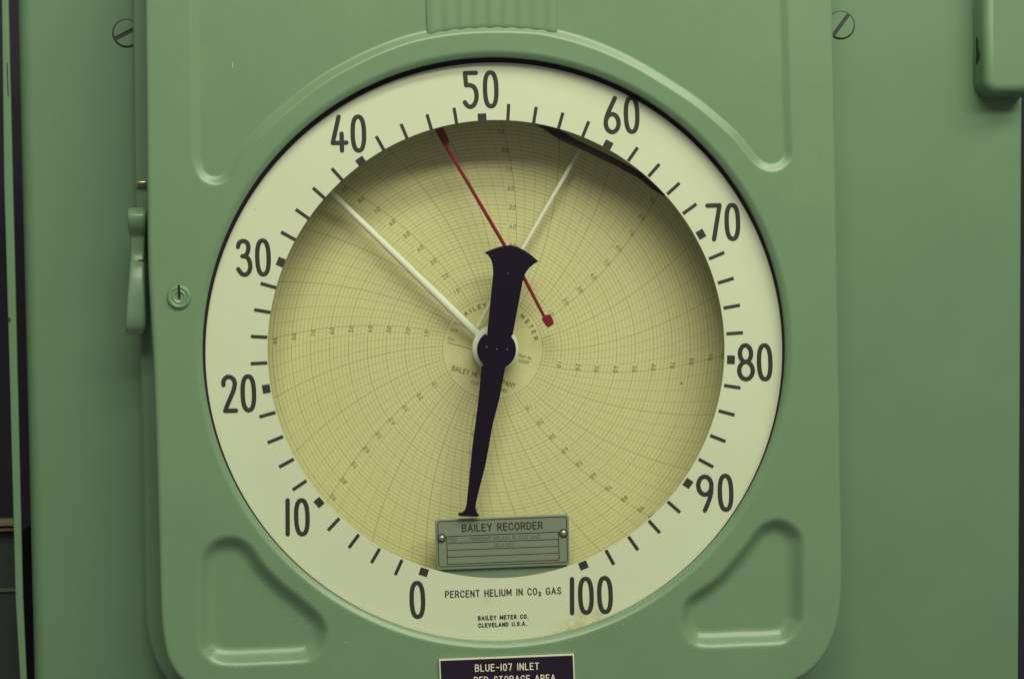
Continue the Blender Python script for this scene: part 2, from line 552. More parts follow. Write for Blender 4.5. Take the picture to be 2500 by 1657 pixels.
class Ink:
    """collects flat round-ended strokes drawn in photo pixels on a plane"""
    def __init__(self, h):
        self.h = h; self.V = []; self.F = []; self.k = 0; self.n = 0

    def _add(self, pts, faces):
        uv = at(pts[:, 0], pts[:, 1], self.h)
        hh = self.h + self.k * 0.0000022
        self.V.append(P3(uv, hh)); self.F += [tuple(i + self.n for i in f) for f in faces]
        self.n += len(pts); self.k = (self.k + 1) % 40

    def poly(self, pts):
        pts = np.array(pts, float); self._add(pts, [tuple(range(len(pts)))])

    def stroke(self, p, w, closed=False, cap=True):
        p = np.asarray(p, float); N = len(p)
        if closed:
            t = np.roll(p, -1, 0) - np.roll(p, 1, 0)
            nrm = np.stack([-t[:, 1], t[:, 0]], 1); nrm /= np.linalg.norm(nrm, axis=1)[:, None]
            A = p + nrm * w / 2; B = p - nrm * w / 2
            pts = np.concatenate([A, B])
            self._add(pts, [(i, (i + 1) % N, N + (i + 1) % N, N + i) for i in range(N)])
            return
        seg = p[1:] - p[:-1]; sl = np.linalg.norm(seg, axis=1); keep = np.r_[True, sl > 1e-9]
        p = p[keep]; N = len(p); seg = p[1:] - p[:-1]; seg /= np.linalg.norm(seg, axis=1)[:, None]
        sn = np.stack([-seg[:, 1], seg[:, 0]], 1)
        # split at sharp corners so joins stay round
        cuts = [0] + [i for i in range(1, N - 1) if seg[i - 1].dot(seg[i]) < 0.6] + [N - 1]
        for a, b in zip(cuts[:-1], cuts[1:]):
            q = p[a:b + 1]; s = sn[a:b]
            nn = np.concatenate([s[:1], (s[:-1] + s[1:]), s[-1:]]) if len(q) > 2 else np.concatenate([s[:1], s[-1:]])
            nn = nn / np.linalg.norm(nn, axis=1)[:, None]
            L = q + nn * w / 2; R = q - nn * w / 2
            out = [L]
            m = 6 if cap else 0
            if cap:
                d0 = seg[b - 1]; th = [math.pi * k / m for k in range(1, m)]
                out.append(np.array([q[-1] + w / 2 * (nn[-1] * math.cos(x) + d0 * math.sin(x)) for x in th]))
            out.append(R[::-1])
            if cap:
                d0 = -seg[a]; th = [math.pi * k / m for k in range(1, m)]
                out.append(np.array([q[0] + w / 2 * (-nn[0] * math.cos(x) + d0 * math.sin(x)) for x in th]))
            ring = np.concatenate(out); n = len(q); T = len(ring); c = m - 1 if cap else 0
            faces = [(i, i + 1, n + c + (n - 2 - i), n + c + (n - 1 - i)) for i in range(n - 1)]
            if cap:
                faces.append(tuple([n - 1] + list(range(n, n + c)) + [n + c]))
                faces.append(tuple([2 * n + c - 1] + list(range(2 * n + c, T)) + [0]))
            self._add(ring, faces)

    def text(self, s, p0, p1, cap, w, gap=.24, sub=None):
        """set s with its baseline from p0 to p1 (photo pixels); sub = index of a lowered small figure"""
        p0 = np.array(p0, float); p1 = np.array(p1, float)
        L = np.linalg.norm(p1 - p0); e = (p1 - p0) / L; up = np.array([e[1], -e[0]])
        adv = [FONT[c][0] * (.6 if i == sub else 1) for i, c in enumerate(s)]
        tot = sum(adv) + gap * (len(s) - 1)
        k = L / tot; x = 0.0
        for i, c in enumerate(s):
            sc, dy, ws = (.55, -.18, 1.0) if i == sub else (1, 0, 1)
            for pts, cl in glyph_strokes(FONT[c][1]):
                q = p0 + e * ((x + pts[:, :1] * (.6 if i == sub else 1)) * k) + up * ((pts[:, 1:] * sc + dy) * cap)
                self.stroke(q, w * ws, cl)
            x += adv[i] + gap

    def glyph(self, g, c, e, size, w, xs=1.0):
        e = np.array(e, float); e /= np.linalg.norm(e); up = np.array([e[1], -e[0]])
        for pts, cl in glyph_strokes(g):
            self.stroke(np.array(c) + e * pts[:, :1] * size * xs + up * pts[:, 1:] * size, w, cl)

    def build(self, name, mat, parent):
        return mk(name, np.concatenate(self.V), self.F, mat, parent)


def pxpoly(pts, h, n=0, closed=True):
    pts = np.array(pts, float)
    if n:
        pts = catmull(pts, n, closed)
    return at(pts[:, 0], pts[:, 1], h)


def rrect(x0, y0, x1, y1, r, n=6):
    out = []
    for cx, cy, a0 in ((x1 - r, y1 - r, 0), (x0 + r, y1 - r, 90), (x0 + r, y0 + r, 180), (x1 - r, y0 + r, 270)):
        for k in range(n + 1):
            a = math.radians(a0 + 90 * k / n); out.append((cx + r * math.cos(a), cy + r * math.sin(a)))
    return np.array(out)


def quad_round(TL, TR, BR, BL, rx, ry, n=5):
    """rounded outline stretched over four photo corners"""
    r = rrect(0, 0, 1, 1, 0.5, n)
    out = []
    TL, TR, BR, BL = map(lambda p: np.array(p, float), (TL, TR, BR, BL))
    for (cs, ct, a0) in ((1 - rx, 1 - ry, 0), (rx, 1 - ry, 90), (rx, ry, 180), (1 - rx, ry, 270)):
        for k in range(n + 1):
            a = math.radians(a0 + 90 * k / n); s = cs + rx * math.cos(a); t = ct + ry * math.sin(a)
            out.append((TL * (1 - s) + TR * s) * (1 - t) + (BL * (1 - s) + BR * s) * t)
    return np.array(out)


# ------------------------------------------------------------------ setting
H_DOOR = 0.062


def wall_sheet(name, x0, x1, z0, z1, h, mat):
    return mk(name, [(x0, -h, z0), (x1, -h, z0), (x1, -h, z1), (x0, -h, z1)], [(0, 1, 2, 3)], mat)


bd = wall_sheet("backdrop_wall", -0.9, 0.9, -0.7, 0.7, -0.16, VOID)
bd["kind"] = "structure"; bd["label"] = "black void behind the cabinet panels"; bd["category"] = "backdrop"

# background rail, seen through the slot at the far left
rail = thing("shelf_rail", "tan rail in the dark slot at the far left edge", "rail", (-0.36, 0.05, -0.12))
for nm, y0, y1, h, m in (("rail_lip", 1270, 1284, -0.05, TAN), ("rail_orange_bar", 1290, 1297, -0.052, RUST)):  # tan lip with an orange bar below it
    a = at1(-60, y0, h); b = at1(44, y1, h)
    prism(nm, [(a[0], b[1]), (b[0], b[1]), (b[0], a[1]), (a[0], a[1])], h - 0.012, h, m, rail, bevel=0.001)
a = at1(-60, 1300, -0.06); b = at1(50, 1436, -0.06); c = at1(-60, 1445, -0.06); d = at1(50, 1800, -0.06)
DKG = plain("dark_green_box", (0.022, 0.032, 0.028), 0.7)
prism("rail_body", [(a[0], d[1]), (d[0], d[1]), (b[0], a[1]), (a[0], a[1])], -0.10, -0.06, DKG, rail, bevel=0.001)
e0 = at1(-60, 1437, -0.058); e1 = at1(50, 1443, -0.058)
prism("rail_bead", [(e0[0], e1[1]), (e1[0], e1[1]), (e1[0], e0[1]), (e0[0], e0[1])], -0.060, -0.058, plain("bead_green", (0.07, 0.095, 0.05), 0.6), rail)

# narrow green edge of the neighbouring cabinet
edge = thing("cabinet_edge", "narrow chipped green strip left of the long black gap", "cabinet edge", (-0.32, 0, -0.30))
ep = [at1(2, -150, 0.0), at1(18.5, -150, 0.0), at1(64.5, 1800, 0.0), at1(50.5, 1800, 0.0)]
# left / right borders follow the photographed line
ep = [at1(3, 0, 0), at1(20, 0, 0), at1(55, 1460, 0), at1(64, 1657, 0), at1(69, 1780, 0), at1(53, 1780, 0), at1(48, 1657, 0), at1(37, 1460, 0)]
top0 = at1(0, -160, 0); top1 = at1(17, -160, 0)
ep = [top0] + [ep[0]][:0] + [top1, ep[1], ep[2], ep[3], ep[4], ep[5], ep[6], ep[7], at1(22, 900, 0), at1(9, 450, 0), ep[0]]
prism("edge_strip", np.array(ep), -0.003, 0.0, GREEN_PANEL, edge, bevel=0.0012, seg=3)
ck = Ink(0.0003)
ck.poly(catmull([(16, 158), (18.5, 157), (19.5, 190), (21.5, 232), (19, 233), (17.5, 195)], 3))
ck.build("paint_chip", CHIP, edge)
ck = Ink(0.0003)
ck.poly(catmull([(18.5, 776), (23, 774), (26, 779), (24.5, 786), (20, 785), (20.5, 781)], 3))
ck.build("paint_chip", CHIP, edge)

# big cabinet panel with rolled edges
panel = thing("instrument_panel", "large flat green cabinet panel carrying the round chart recorder", "panel", (0, 0, -0.30))
rows = 12; V = []; F = []
ys = np.linspace(-200, 1860, rows)
xl = lambda y: 39 + (80 - 39) * (y / 1657) + 3 * math.sin(math.pi * min(max(y / 1657, 0), 1)) * 0
xr = lambda y: 2494 - 10 * (y / 1657)
prof = []
Rr = 0.010
for k in range(9):
    a = math.pi / 2 * k / 8
    prof.append(("L", Rr * (1 - math.sin(a)), -Rr * (1 - math.cos(a)) if False else -(Rr - Rr * math.sin(math.pi / 2 - 0) * 0)))
NPF = None
for y in ys:
    l = at1(xl(y), y, -0.003); r = at1(xr(y), y, -0.003); zc = (l[1] + r[1]) / 2
    row = [(l[0], 0.022, l[1])]
    for k in range(9):
        a = math.pi / 2 * k / 8
        row.append((l[0] + Rr * (1 - math.cos(a)), Rr * (1 - math.sin(a)), l[1]))
    for k in range(9):
        a = math.pi / 2 * (8 - k) / 8
        q = 0.0025
        row.append((r[0] - q * (1 - math.cos(a)), q * (1 - math.sin(a)), r[1]))
    row.append((r[0], 0.022, r[1]))
    NPF = len(row); V += row
for j in range(rows - 1):
    for k in range(NPF - 1):
        F.append((j * NPF + k, j * NPF + k + 1, (j + 1) * NPF + k + 1, (j + 1) * NPF + k))
mk("panel_sheet", V, F, GREEN_PANEL, panel, smooth=True)


def flush_screw(cx, cy, R, slot, parent):
    c, r = circle_at(cx, cy, R, 0.0)
    g = lathe("screw", c, [(r + 0.0002, 0.00005), (r - 0.0001, 0.0002), (r - 0.0012, 0.0003)], CHIP, parent, 64)
    e = np.array([math.cos(slot), math.sin(slot)]); n = np.array([-e[1], e[0]])
    hw = 4.6 * PXM; rr = r - 0.0009
    a0 = math.asin(hw / rr)
    for s in (0, math.pi):
        ang = np.linspace(a0, math.pi - a0, 40)
        pl = np.array([c + rr * (e * math.cos(t) + n * math.sin(t)) * (1 if s == 0 else -1) for t in ang])
        prism("screw_half_head", pl, 0.0002, 0.0011, GREEN_PANEL, g, bevel=0.0004, seg=2)
    return g


flush_screw(309.6, 82, 35, math.radians(27), panel)
flush_screw(2052.5, 62, 34.5, math.radians(53), panel)

# neighbouring housing block, upper right
blk = thing("equipment_housing", "green box with rounded corner and chipped side at upper right", "housing", (0.34, 0, 0.16))
H_BLK = 0.021
bo = [(2376, -170), (2376, 150), (2380, 215), (2392, 236), (2412, 243), (2500, 243), (2500, -170)]
ti = [(2406, -170), (2406, 140), (2409, 190), (2416, 204), (2430, 209), (2491, 209), (2491, -170)]
V = []; F = []
b0 = at1(2373, -170, 0.0); b1 = at1(2375.5, 240, 0.0); b2 = at1(2489, 240, 0.0)
base = [b0]
RB = 0.0100
for k in range(9):
    a = math.pi / 2 * k / 8
    base.append(np.array([b1[0] + RB * (1 - math.cos(a)), b1[1] + RB * (1 - math.sin(a))]))
base += [np.array([b2[0], b1[1]]), np.array([b2[0], b0[1]])]
base = np.array(base)
cen = at1(2450, 30, 0.0)
levels = [(0.0, 0.0), (0.008, 0.0004), (0.0150, 0.0008)] + [(0.0150 + 0.006 * math.sin(math.pi / 2 * k / 8), 0.0008 + 0.006 * (1 - math.cos(math.pi / 2 * k / 8))) for k in range(1, 9)]
nB = len(base)
nrm = []
for i in range(nB):
    a = base[max(i - 1, 0)]; b = base[min(i + 1, nB - 1)]; t = b - a; t /= np.linalg.norm(t)
    m = np.array([-t[1], t[0]])
    if m.dot(cen - base[i]) < 0:
        m = -m
    nrm.append(m)
nrm[0] = np.array([1.0, 0]); nrm[-1] = np.array([0.0, 0]); nrm[-2] = np.array([0, 1.0])
for (h, ins) in levels:
    for i in range(nB):
        p = base[i] + nrm[i] * ins
        V.append((p[0], -h, p[1]))
for j in range(len(levels) - 1):
    for i in range(nB - 1):
        F.append((j * nB + i, j * nB + i + 1, (j + 1) * nB + i + 1, (j + 1) * nB + i))
    F.append((j * nB + nB - 1, j * nB, (j + 1) * nB, (j + 1) * nB + nB - 1))
F.append(tuple((len(levels) - 1) * nB + i for i in range(nB)))
o = mk("housing_shell", V, F, GREEN_PANEL, blk)
for p in o.data.polygons:
    p.use_smooth = len(p.vertices) == 4
# chip on its left wall
cpts = catmull([(2382, 92), (2388, 97), (2389, 118), (2392, 130), (2391, 145), (2385, 158), (2381, 162), (2383, 140)], 4)
cv = []
for q in cpts:
    u0 = at1(q[0], q[1], 0.0)[0]; u1 = at1(q[0], q[1], 0.02)[0]
    hh = min(max((b1[0] + 0.0004 - u0) / (u1 - u0) * 0.02, 0.001), 0.0165)
    uvq = at1(q[0], q[1], hh)
    cv.append((uvq[0] - 0.0002, -hh, uvq[1]))
mk("paint_chip", cv, [tuple(range(len(cv)))], CHIP, blk)

# ------------------------------------------------------------------ the recorder
REC = thing("chart_recorder", "green circular chart recorder with cream 0 to 100 dial and black pointer", "chart recorder", (0, 0, -0.24))

DC, R_HOLE = circle_at(1210.5, 854.5, 712.5, 0.056)
door_px = [(700, -262), (380, -262), (352, -261), (349, -258), (349, -230), (351, -120), (352, 0), (354.5, 225), (357, 450), (360.5, 650), (368, 800), (373, 900), (381, 1150), (388, 1404), (392, 1515), (402, 1588), (417, 1628), (437, 1655), (470, 1682), (520, 1700), (600, 1706),
           (1200, 1702), (1800, 1698), (1880, 1690), (1955, 1657), (1990, 1631.5), (2025, 1585), (2049, 1515), (2057.5, 1433), (2057, 1300), (2054.5, 1150), (2053, 1000), (2049, 800), (2046, 600), (2043, 400), (2038, 200), (2034, 0), (2031, -120), (2028, -230), (2028, -258), (2025, -261), (1995, -262), (1700, -262)]
door_out = pxpoly(door_px, H_DOOR, 6)
top_px = [(800, -332), (500, -332), (468, -331), (465, -328), (465, -300), (464.5, -200), (464, 0), (465.5, 180), (467, 310), (468.5, 372), (473, 403), (486, 432), (505, 447), (527, 451), (549, 446), (566, 433), (581, 409), (596, 384), (620, 351), (650, 318), (707, 269), (778.6, 212), (850, 169), (921, 134.5), (993, 107.5), (1064, 91), (1136, 82), (1218, 79), (1300, 82), (1343, 88.5), (1414, 107), (1486, 134), (1557, 169), (1628.6, 212), (1700, 260), (1771, 320), (1800, 350), (1826, 383), (1848, 406), (1873, 418), (1900, 417), (1922, 403), (1935, 380), (1934, 340), (1931, 260), (1928, 150), (1924, 0), (1921, -200), (1920, -300), (1920, -328), (1917, -331), (1885, -332), (1600, -332)]
tl_px = [(487, 1573), (499, 1597), (522, 1616), (563, 1623), (650, 1620), (735, 1615.5), (766, 1606), (789, 1582), (799, 1550), (796, 1526), (779, 1497), (735, 1459.5), (691, 1424), (648, 1381), (621, 1343), (595, 1319), (563, 1310), (531, 1316), (508, 1331), (491, 1358), (485, 1400), (485, 1500)]
tr_px = [(1662, 1518), (1671, 1547), (1689, 1569), (1721, 1579), (1810, 1576), (1902, 1572), (1929, 1560), (1950, 1535), (1961, 1503), (1961.5, 1410), (1961, 1325), (1952, 1299), (1931, 1279), (1902, 1268), (1876, 1273), (1850, 1290), (1806, 1346), (1748, 1410), (1686, 1454), (1667, 1480)]
REC_TOP = pxpoly(top_px, H_DOOR, 4); REC_L = pxpoly(tl_px, H_DOOR, 5); REC_R = pxpoly(tr_px, H_DOOR, 5)


def sclamp(x, D, k0, k1):
    """ramp x limited to 0..D with rounded lower and upper corners"""
    lo = np.where(x < -k0, 0, np.where(x > k0, x, (x + k0) ** 2 / (4 * k0)))
    y = D - lo
    hi = np.where(y < -k1, 0, np.where(y > k1, y, (y + k1) ** 2 / (4 * k1)))
    return D - hi


NA = 1500
ang = np.linspace(0, 2 * math.pi, NA, endpoint=False)
ro = ray_hit(DC, ang, door_out)
FR, ER = 11.5 * PXM, 0.0035
FR2 = FR * 1.35
s_in = FR2 * np.linspace(0, 1, 19)
NMID = 250
rad = []
for k in s_in:
    rad.append(np.full(NA, R_HOLE) + k)
s_out = ER * (1 - np.cos(np.linspace(0, math.pi / 2, 7)))[::-1]
for k in np.linspace(0, 1, NMID + 2)[1:-1]:
    kk = k
    rad.append((R_HOLE + FR2) * (1 - kk) + (ro - ER * 1.2) * kk)
for k in s_out:
    rad.append(ro - k)
rad = np.array(rad)
NR = len(rad)
UV = DC[None, None] + rad[..., None] * np.stack([np.cos(ang), np.sin(ang)], 1)[None]
pts = UV.reshape(-1, 2)
hgt = np.full(len(pts), H_DOOR)
for poly, D, Wd, k0, k1 in ((REC_TOP, 0.0025, 19 * PXM, 0.00045, 0.0006), (REC_L, 0.0072, 29 * PXM, 0.0020, 0.0032), (REC_R, 0.0072, 29 * PXM, 0.0020, 0.0032)):
    lo, hi = poly.min(0) - .004, poly.max(0) + .004
    m = np.all((pts > lo) & (pts < hi), axis=1)
    dd = sdist(pts[m], poly)
    hgt[m] -= sclamp(dd * D / Wd, D, k0, k1)
rr_ = rad.ravel()
s1 = rr_ - R_HOLE
hgt -= np.where(s1 < FR2, sclamp((FR * 0.88 - s1) * 0.75, 1.0, 0.0010, 0.0001), 0)
s2 = np.tile(ro, NR) - rr_
hgt -= np.where(s2 < ER, ER - np.sqrt(np.maximum(ER ** 2 - (ER - np.maximum(s2, 0)) ** 2, 0)), 0)
V = P3(pts, hgt)
# inner wall of the window and outer skirt
inner = np.stack([V[:NA, 0], np.full(NA, -0.0530), V[:NA, 2]], 1)
last = V[(NR - 1) * NA:]
skirt = np.stack([last[:, 0], np.full(NA, -0.0240), last[:, 2]], 1)
V = np.concatenate([inner, V, skirt])
i0 = np.arange(NA); i1 = (i0 + 1) % NA
F = np.concatenate([np.stack([j * NA + i0, j * NA + i1, (j + 1) * NA + i1, (j + 1) * NA + i0], 1) for j in range(NR + 1)])
door = mk("door", V, F, GREEN, REC, smooth=True)

# case behind the door: flange and round tub
fl_px = [(600, -262), (350, -262), (320, -260), (318, -230), (323, 0), (326, 300), (329, 508), (334, 700), (343, 900), (349, 1200), (353, 1433), (358.6, 1538), (376, 1602), (405, 1655), (450, 1700), (520, 1722), (1200, 1722), (1820, 1712), (1920, 1680), (1990, 1600), (2015, 1480), (2016, 900), (2010, 0), (2006, -230), (2004, -260), (1970, -262), (1700, -262)]
fl = pxpoly(fl_px, 0.020, 5)
NB_ = 360; a_ = np.linspace(0, 2 * math.pi, NB_, endpoint=False); rf = ray_hit(DC, a_, fl)
V = []; F = []
RT = 0.176
for (rv, h) in ((np.full(NB_, RT), 0.050), (np.full(NB_, RT), 0.0100), (np.full(NB_, 0.001), 0.0100)):
    V += [(DC[0] + r * math.cos(t), -h, DC[1] + r * math.sin(t)) for r, t in zip(rv, a_)]
for j in range(2):
    F += [(j * NB_ + k, j * NB_ + (k + 1) % NB_, (j + 1) * NB_ + (k + 1) % NB_, (j + 1) * NB_ + k) for k in range(NB_)]
n0 = len(V)
for (rv, h) in ((np.full(NB_, RT + 0.001), 0.0200), (rf - 0.0015, 0.0200), (rf, 0.0185), (rf, 0.0)):
    V += [(DC[0] + r * math.cos(t), -h, DC[1] + r * math.sin(t)) for r, t in zip(rv, a_)]
for j in range(3):
    F += [(n0 + j * NB_ + k, n0 + j * NB_ + (k + 1) % NB_, n0 + (j + 1) * NB_ + (k + 1) % NB_, n0 + (j + 1) * NB_ + k) for k in range(NB_)]
mk("case", V, F, GREEN_PANEL, REC)

# scale ring, gasket with painted lip shade, glass
RC_O, RO = circle_at(1210.5, 860, 705.3, 0.0532)
RC_I, RI = circle_at(1214, 853, 558.5, H_RING)
annulus("gasket_shade_ring", RC_O, RO, DC, R_HOLE + 0.0035, 0.0505, 0.0531, BLACK, REC)  # black ring set off-centre, also paints the shaded upper lip and gap
RING = ring_material()
ring = annulus("scale_ring", RC_I, RI, RC_O, RO + 0.0015, 0.0500, H_RING, RING, REC)
ink = Ink(H_RING + 0.00012)
mc = np.array([1211.5, 855.0])
MIN = {42: (919, 334), 44: (979.6, 304.3), 46: (1042.9, 281), 48: (1108.6, 265), 52: (1241.8, 255.7), 38: (811, 412.5), 36: (765, 459.6), 34: (723, 512), 54: (1309, 263), 56: (1374, 276.8), 58: (1437, 298), 62: (1556, 361.4), 64: (1609, 401.8), 66: (1658, 448), 68: (1699, 499), 72: (1766.8, 616.8), 74: (1790, 679.6), 76: (1805, 745), 78: (1812.5, 812), 82: (1806.4, 946.4), 84: (1792, 1012.5), 86: (1770, 1076.8), 88: (1740, 1138.6), 92: (1659.3, 1249.3), 94: (1610, 1299), 96: (1556.8, 1340.7), 98: (1498, 1376), 2: (965.7, 1401), 4: (907.5, 1371.8), 6: (852.9, 1335), 8: (802, 1292.9), 12: (716, 1194.6), 14: (683, 1138.6), 16: (655, 1079.6), 18: (635, 1016.8), 22: (613.6, 887.5), 24: (614, 821), 26: (622, 756), 28: (637.5, 692), 32: (687.5, 567)}
MAJ = {40: (881, 394), 50: (1177, 286.8), 60: (1484.6, 353.6), 70: (1711.4, 572), 80: (1784.6, 878), 90: (1679.6, 1179.3), 100: (1424.3, 1379.3), 0: (1034.6, 1395.7), 10: (779, 1226), 20: (650, 949), 30: (685.7, 640)}
for v, p in MIN.items():
    p = np.array(p); d = (p - mc) / np.linalg.norm(p - mc)
    t = np.array([-d[1], d[0]]); w = 4.0
    a = p + d * 1.5; b = p - d * 39
    ink.poly([a + t * w, a - t * w, b - t * w, b + t * w])
for v, p in MAJ.items():
    p = np.array(p); d = (p - mc) / np.linalg.norm(p - mc)
    t = np.array([-d[1], d[0]]); w = 10.5
    a = p + d * 9.5; b = p - d * 9.5
    ink.poly([a + t * w, a - t * w, b - t * w, b + t * w])
DIG = [("5", 1149, 220), ("0", 1198, 218.6), ("4", 828.6, 326.8), ("0", 875, 326.4), ("6", 1494, 281.4), ("0", 1542, 280.7), ("7", 1744.6, 542.9), ("0", 1788, 542), ("8", 1820.7, 884), ("0", 1867, 884), ("9", 1721.4, 1204), ("0", 1771.4, 1202), ("1", 1396.6, 1454), ("0", 1430.5, 1453), ("0", 1477, 1451.3), ("0", 1019, 1463.3), ("1", 702.3, 1262), ("0", 737, 1261.8), ("2", 560.7, 961), ("0", 606.4, 959.6), ("3", 595, 629.6), ("0", 642, 628.6)]
e_ = (math.cos(math.radians(1.6)), -math.sin(math.radians(1.6)))
for g, x, y in DIG:
    ink.glyph(NUM[g], (x, y), e_, 82.5, 10.8)
ink.text("PERCENT HELIUM IN CO2 GAS", (1088, 1458), (1369, 1448.5), 15.2, 2.75, gap=.36, sub=20)
ink.text("BAILEY METER CO.", (1168, 1512.5), (1289, 1508), 8.6, 2.5, gap=.44)
ink.text("CLEVELAND U.S.A.", (1169, 1530), (1285, 1525.2), 8.4, 2.5, gap=.44)
ink.build("printed_scale", INK, ring)

gc, gr = circle_at(1210.5, 857, 708, 0.0525)
a_ = np.linspace(0, 2 * math.pi, 128, endpoint=False)
mk("glass_pane", [(gc[0] + gr * math.cos(t), -0.0524, gc[1] + gr * math.sin(t)) for t in a_], [tuple(range(128))], glass_material(), REC)

# chart paper
n = 256; a_ = np.linspace(0, 2 * math.pi, n, endpoint=False)
R_PAPER = 640 * _k
V = [(CHC[0], -H_CHART, CHC[1])] + [(CHC[0] + R_PAPER * math.cos(t), -H_CHART, CHC[1] + R_PAPER * math.sin(t)) for t in a_]
chart = mk("chart_paper", V, [(0, 1 + k, 1 + (k + 1) % n) for k in range(n)], chart_material(), REC, origin=(CHC[0], -H_CHART, CHC[1]))
ci = Ink(H_CHART + 0.0002); cd = ci
cc = np.array([1203, 851.7])


def pol(phi, r):
    return cc + r * np.array([math.sin(phi), -math.cos(phi)])


for col in range(8):
    for v in range(10, 101, 10):
        r = 122.5 + 4.555 * v - (1 if v < 100 else 15)
        phi = math.radians(45 * col + th_arc(r)) - 12.0 / r
        c = pol(phi, r)
        e = np.array([math.cos(phi), math.sin(phi)])
        s = str(v); wd = 9.0
        for i, g in enumerate(s):
            off = (i - (len(s) - 1) / 2) * wd
            ci.glyph(NUM[g], c + e * off, e, 9.6, 1.15, xs=1.45)
for s, phis in (("BAILEY", (-45.5, -37.2, -30.3, -24.5, -17.5, -10.5)), ("METER", (42.4, 51.5, 59.5, 67.5, 76.0))):
    for g, ph in zip(s, phis):
        phi = math.radians(ph); c = pol(phi, 103.5); e = np.array([math.cos(phi), math.sin(phi)]); up = np.array([e[1], -e[0]])
        wg, st = FONT[g]
        for q, cl in glyph_strokes(st):
            cd.stroke(c + e * (q[:, :1] - wg / 2) * 11.5 + up * q[:, 1:] * 9.5, 1.9, cl)
cd.stroke([(1091.5, 835), (1150, 851.5)], 1.0)
cd.text("On", (1093, 829.5), (1108, 832.5), 7, 0.9)
cd.text("Off", (1099, 808.5), (1115, 812), 7, 0.9)
cd.text("Initial", (1108, 790), (1136, 800), 7, 0.9)
cd.text("BAILEY METER COMPANY", (1102.5, 903), (1257, 947), 11.5, 1.35, gap=.22)
ci.text("CLEVELAND OHIO", (1150, 935), (1238, 958), 7, 0.9)
cd.text("Chart No.", (1265.5, 869), (1297, 878), 7, 0.9)
cd.text("10009", (1266, 882.5), (1289.5, 888.5), 7, 0.9)
ci.build("printed_lettering", CHART_INK_DARK, chart)

# pens, hub and pointers
hc, hr = circle_at(1209.5, 850.5, 56.6, 0.027)
lathe("pivot_hub", hc, [(hr * 0.92, H_CHART), (hr, H_CHART + .004), (hr, 0.0255), (hr * 0.96, 0.0270), (hr * 0.5, 0.0272)], CREAM, REC)


def p3at(x, y, h):
    q = at1(x, y, h); return np.array([q[0], -h, q[1]])


tube("pen_arm", p3at(1166, 817, 0.0235), p3at(800, 462, 0.0255), 10.3 * PXM, 7.2 * PXM, CREAM, REC, flat=0.8)
tube("pen_arm", p3at(1166, 797, 0.0225), p3at(1424, 352, 0.024), 5.0 * PXM, 5.0 * PXM, CREAM, REC, flat=0.8)

h_r = 0.036
rp = [(1062, 316), (1080, 312), (1089, 328), (1097, 345), (1095.5, 353), (1094, 358), (1151, 453), (1211, 555), (1284, 678), (1325, 757), (1331, 768.5), (1343, 767), (1350, 779), (1352.5, 791), (1338, 800), (1329, 789), (1322.5, 779), (1325.5, 774), (1278, 684), (1203.5, 559), (1144, 457), (1087, 361), (1083.5, 355.5), (1073, 338)]
prism("pointer", pxpoly(rp, h_r), h_r - 0.0022, h_r, RED, REC, bevel=0.0005)

h_b = 0.041
bp = [(1183, 616), (1196, 610.5), (1212, 604.5), (1230, 600), (1247, 598), (1262, 601.5), (1279, 610), (1298, 623), (1315, 638), (1303, 645), (1293, 653.6), (1286, 662), (1280, 673), (1276, 690), (1264, 752), (1252, 817)]
a0 = math.atan2(818 - 853.3, 1252 - 1212.5); a1 = math.atan2(891 - 853.3, 1234 - 1212.5)
bp += [(1212.5 + 47.8 * math.cos(t), 853.3 + 47.8 * math.sin(t)) for t in np.linspace(a0, a1 if a1 > a0 else a1 + 2 * math.pi, 14)]
bp += [(1233, 900), (1220, 971), (1202.5, 1039), (1186, 1132), (1162.5, 1226), (1161, 1240), (1164, 1250), (1171, 1258.5), (1164, 1261.5), (1121, 1259.5), (1118.5, 1255), (1121, 1251.5), (1128.6, 1251), (1136, 1244), (1139.5, 1230), (1154, 1086), (1164.5, 1007), (1171, 950), (1176, 895)]
a0 = math.atan2(890 - 853.3, 1180 - 1212.5); a1 = math.atan2(820 - 853.3, 1189 - 1212.5)
if a1 < a0:
    a1 += 2 * math.pi
bp += [(1212.5 + 47.8 * math.cos(t), 853.3 + 47.8 * math.sin(t)) for t in np.linspace(a0, a1, 18)]
bp += [(1189.5, 818), (1197, 740), (1204.5, 668), (1203.6, 648), (1200, 635), (1193, 624)]
bpt = prism("pointer", pxpoly(bp, h_b), h_b - 0.0022, h_b, POINTER, REC, bevel=0.0006)
HUBM = plain("worn_screw_and_rivet_metal", (0.14, 0.12, 0.12), 0.3, metal=0.7)
bpt["label"] = "broad black pointer with flared tail and round hub"
for (x, y, m) in ((1187.7, 848), (1212.6, 852.7), (1238, 853.5)) and ((1187.7, 848, STEEL), (1212.6, 852.7, CHIP), (1238, 853.5, CHIP), (1240, 668, CHIP)):  # three hub screws, then a rivet dome added for a highlight spot
    c, r = circle_at(x, y, 3.6 if m is STEEL else 3.0, h_b)
    lathe("pointer_fastener", c, [(r, h_b), (r, h_b + .0004), (r * .7, h_b + .0010), (r * .15, h_b + .0012)], HUBM, bpt, 20)

# dark clip bar under the ring, upper right
bar = [(1303, 301), (1322, 306), (1343, 309), (1368, 317), (1414, 344.6), (1486, 378.6), (1557, 416), (1592, 439), (1622, 470), (1622, 479), (1592, 461), (1557, 434), (1486, 396.5), (1414, 362.5), (1361, 337.5), (1332, 318)]
prism("clamp_bar", pxpoly(bar, 0.044, 3), 0.0425, 0.044, plain("dark_red_brown_metal", (0.030, 0.011, 0.019), 0.5, spec=0.15), REC, bevel=0.0004)

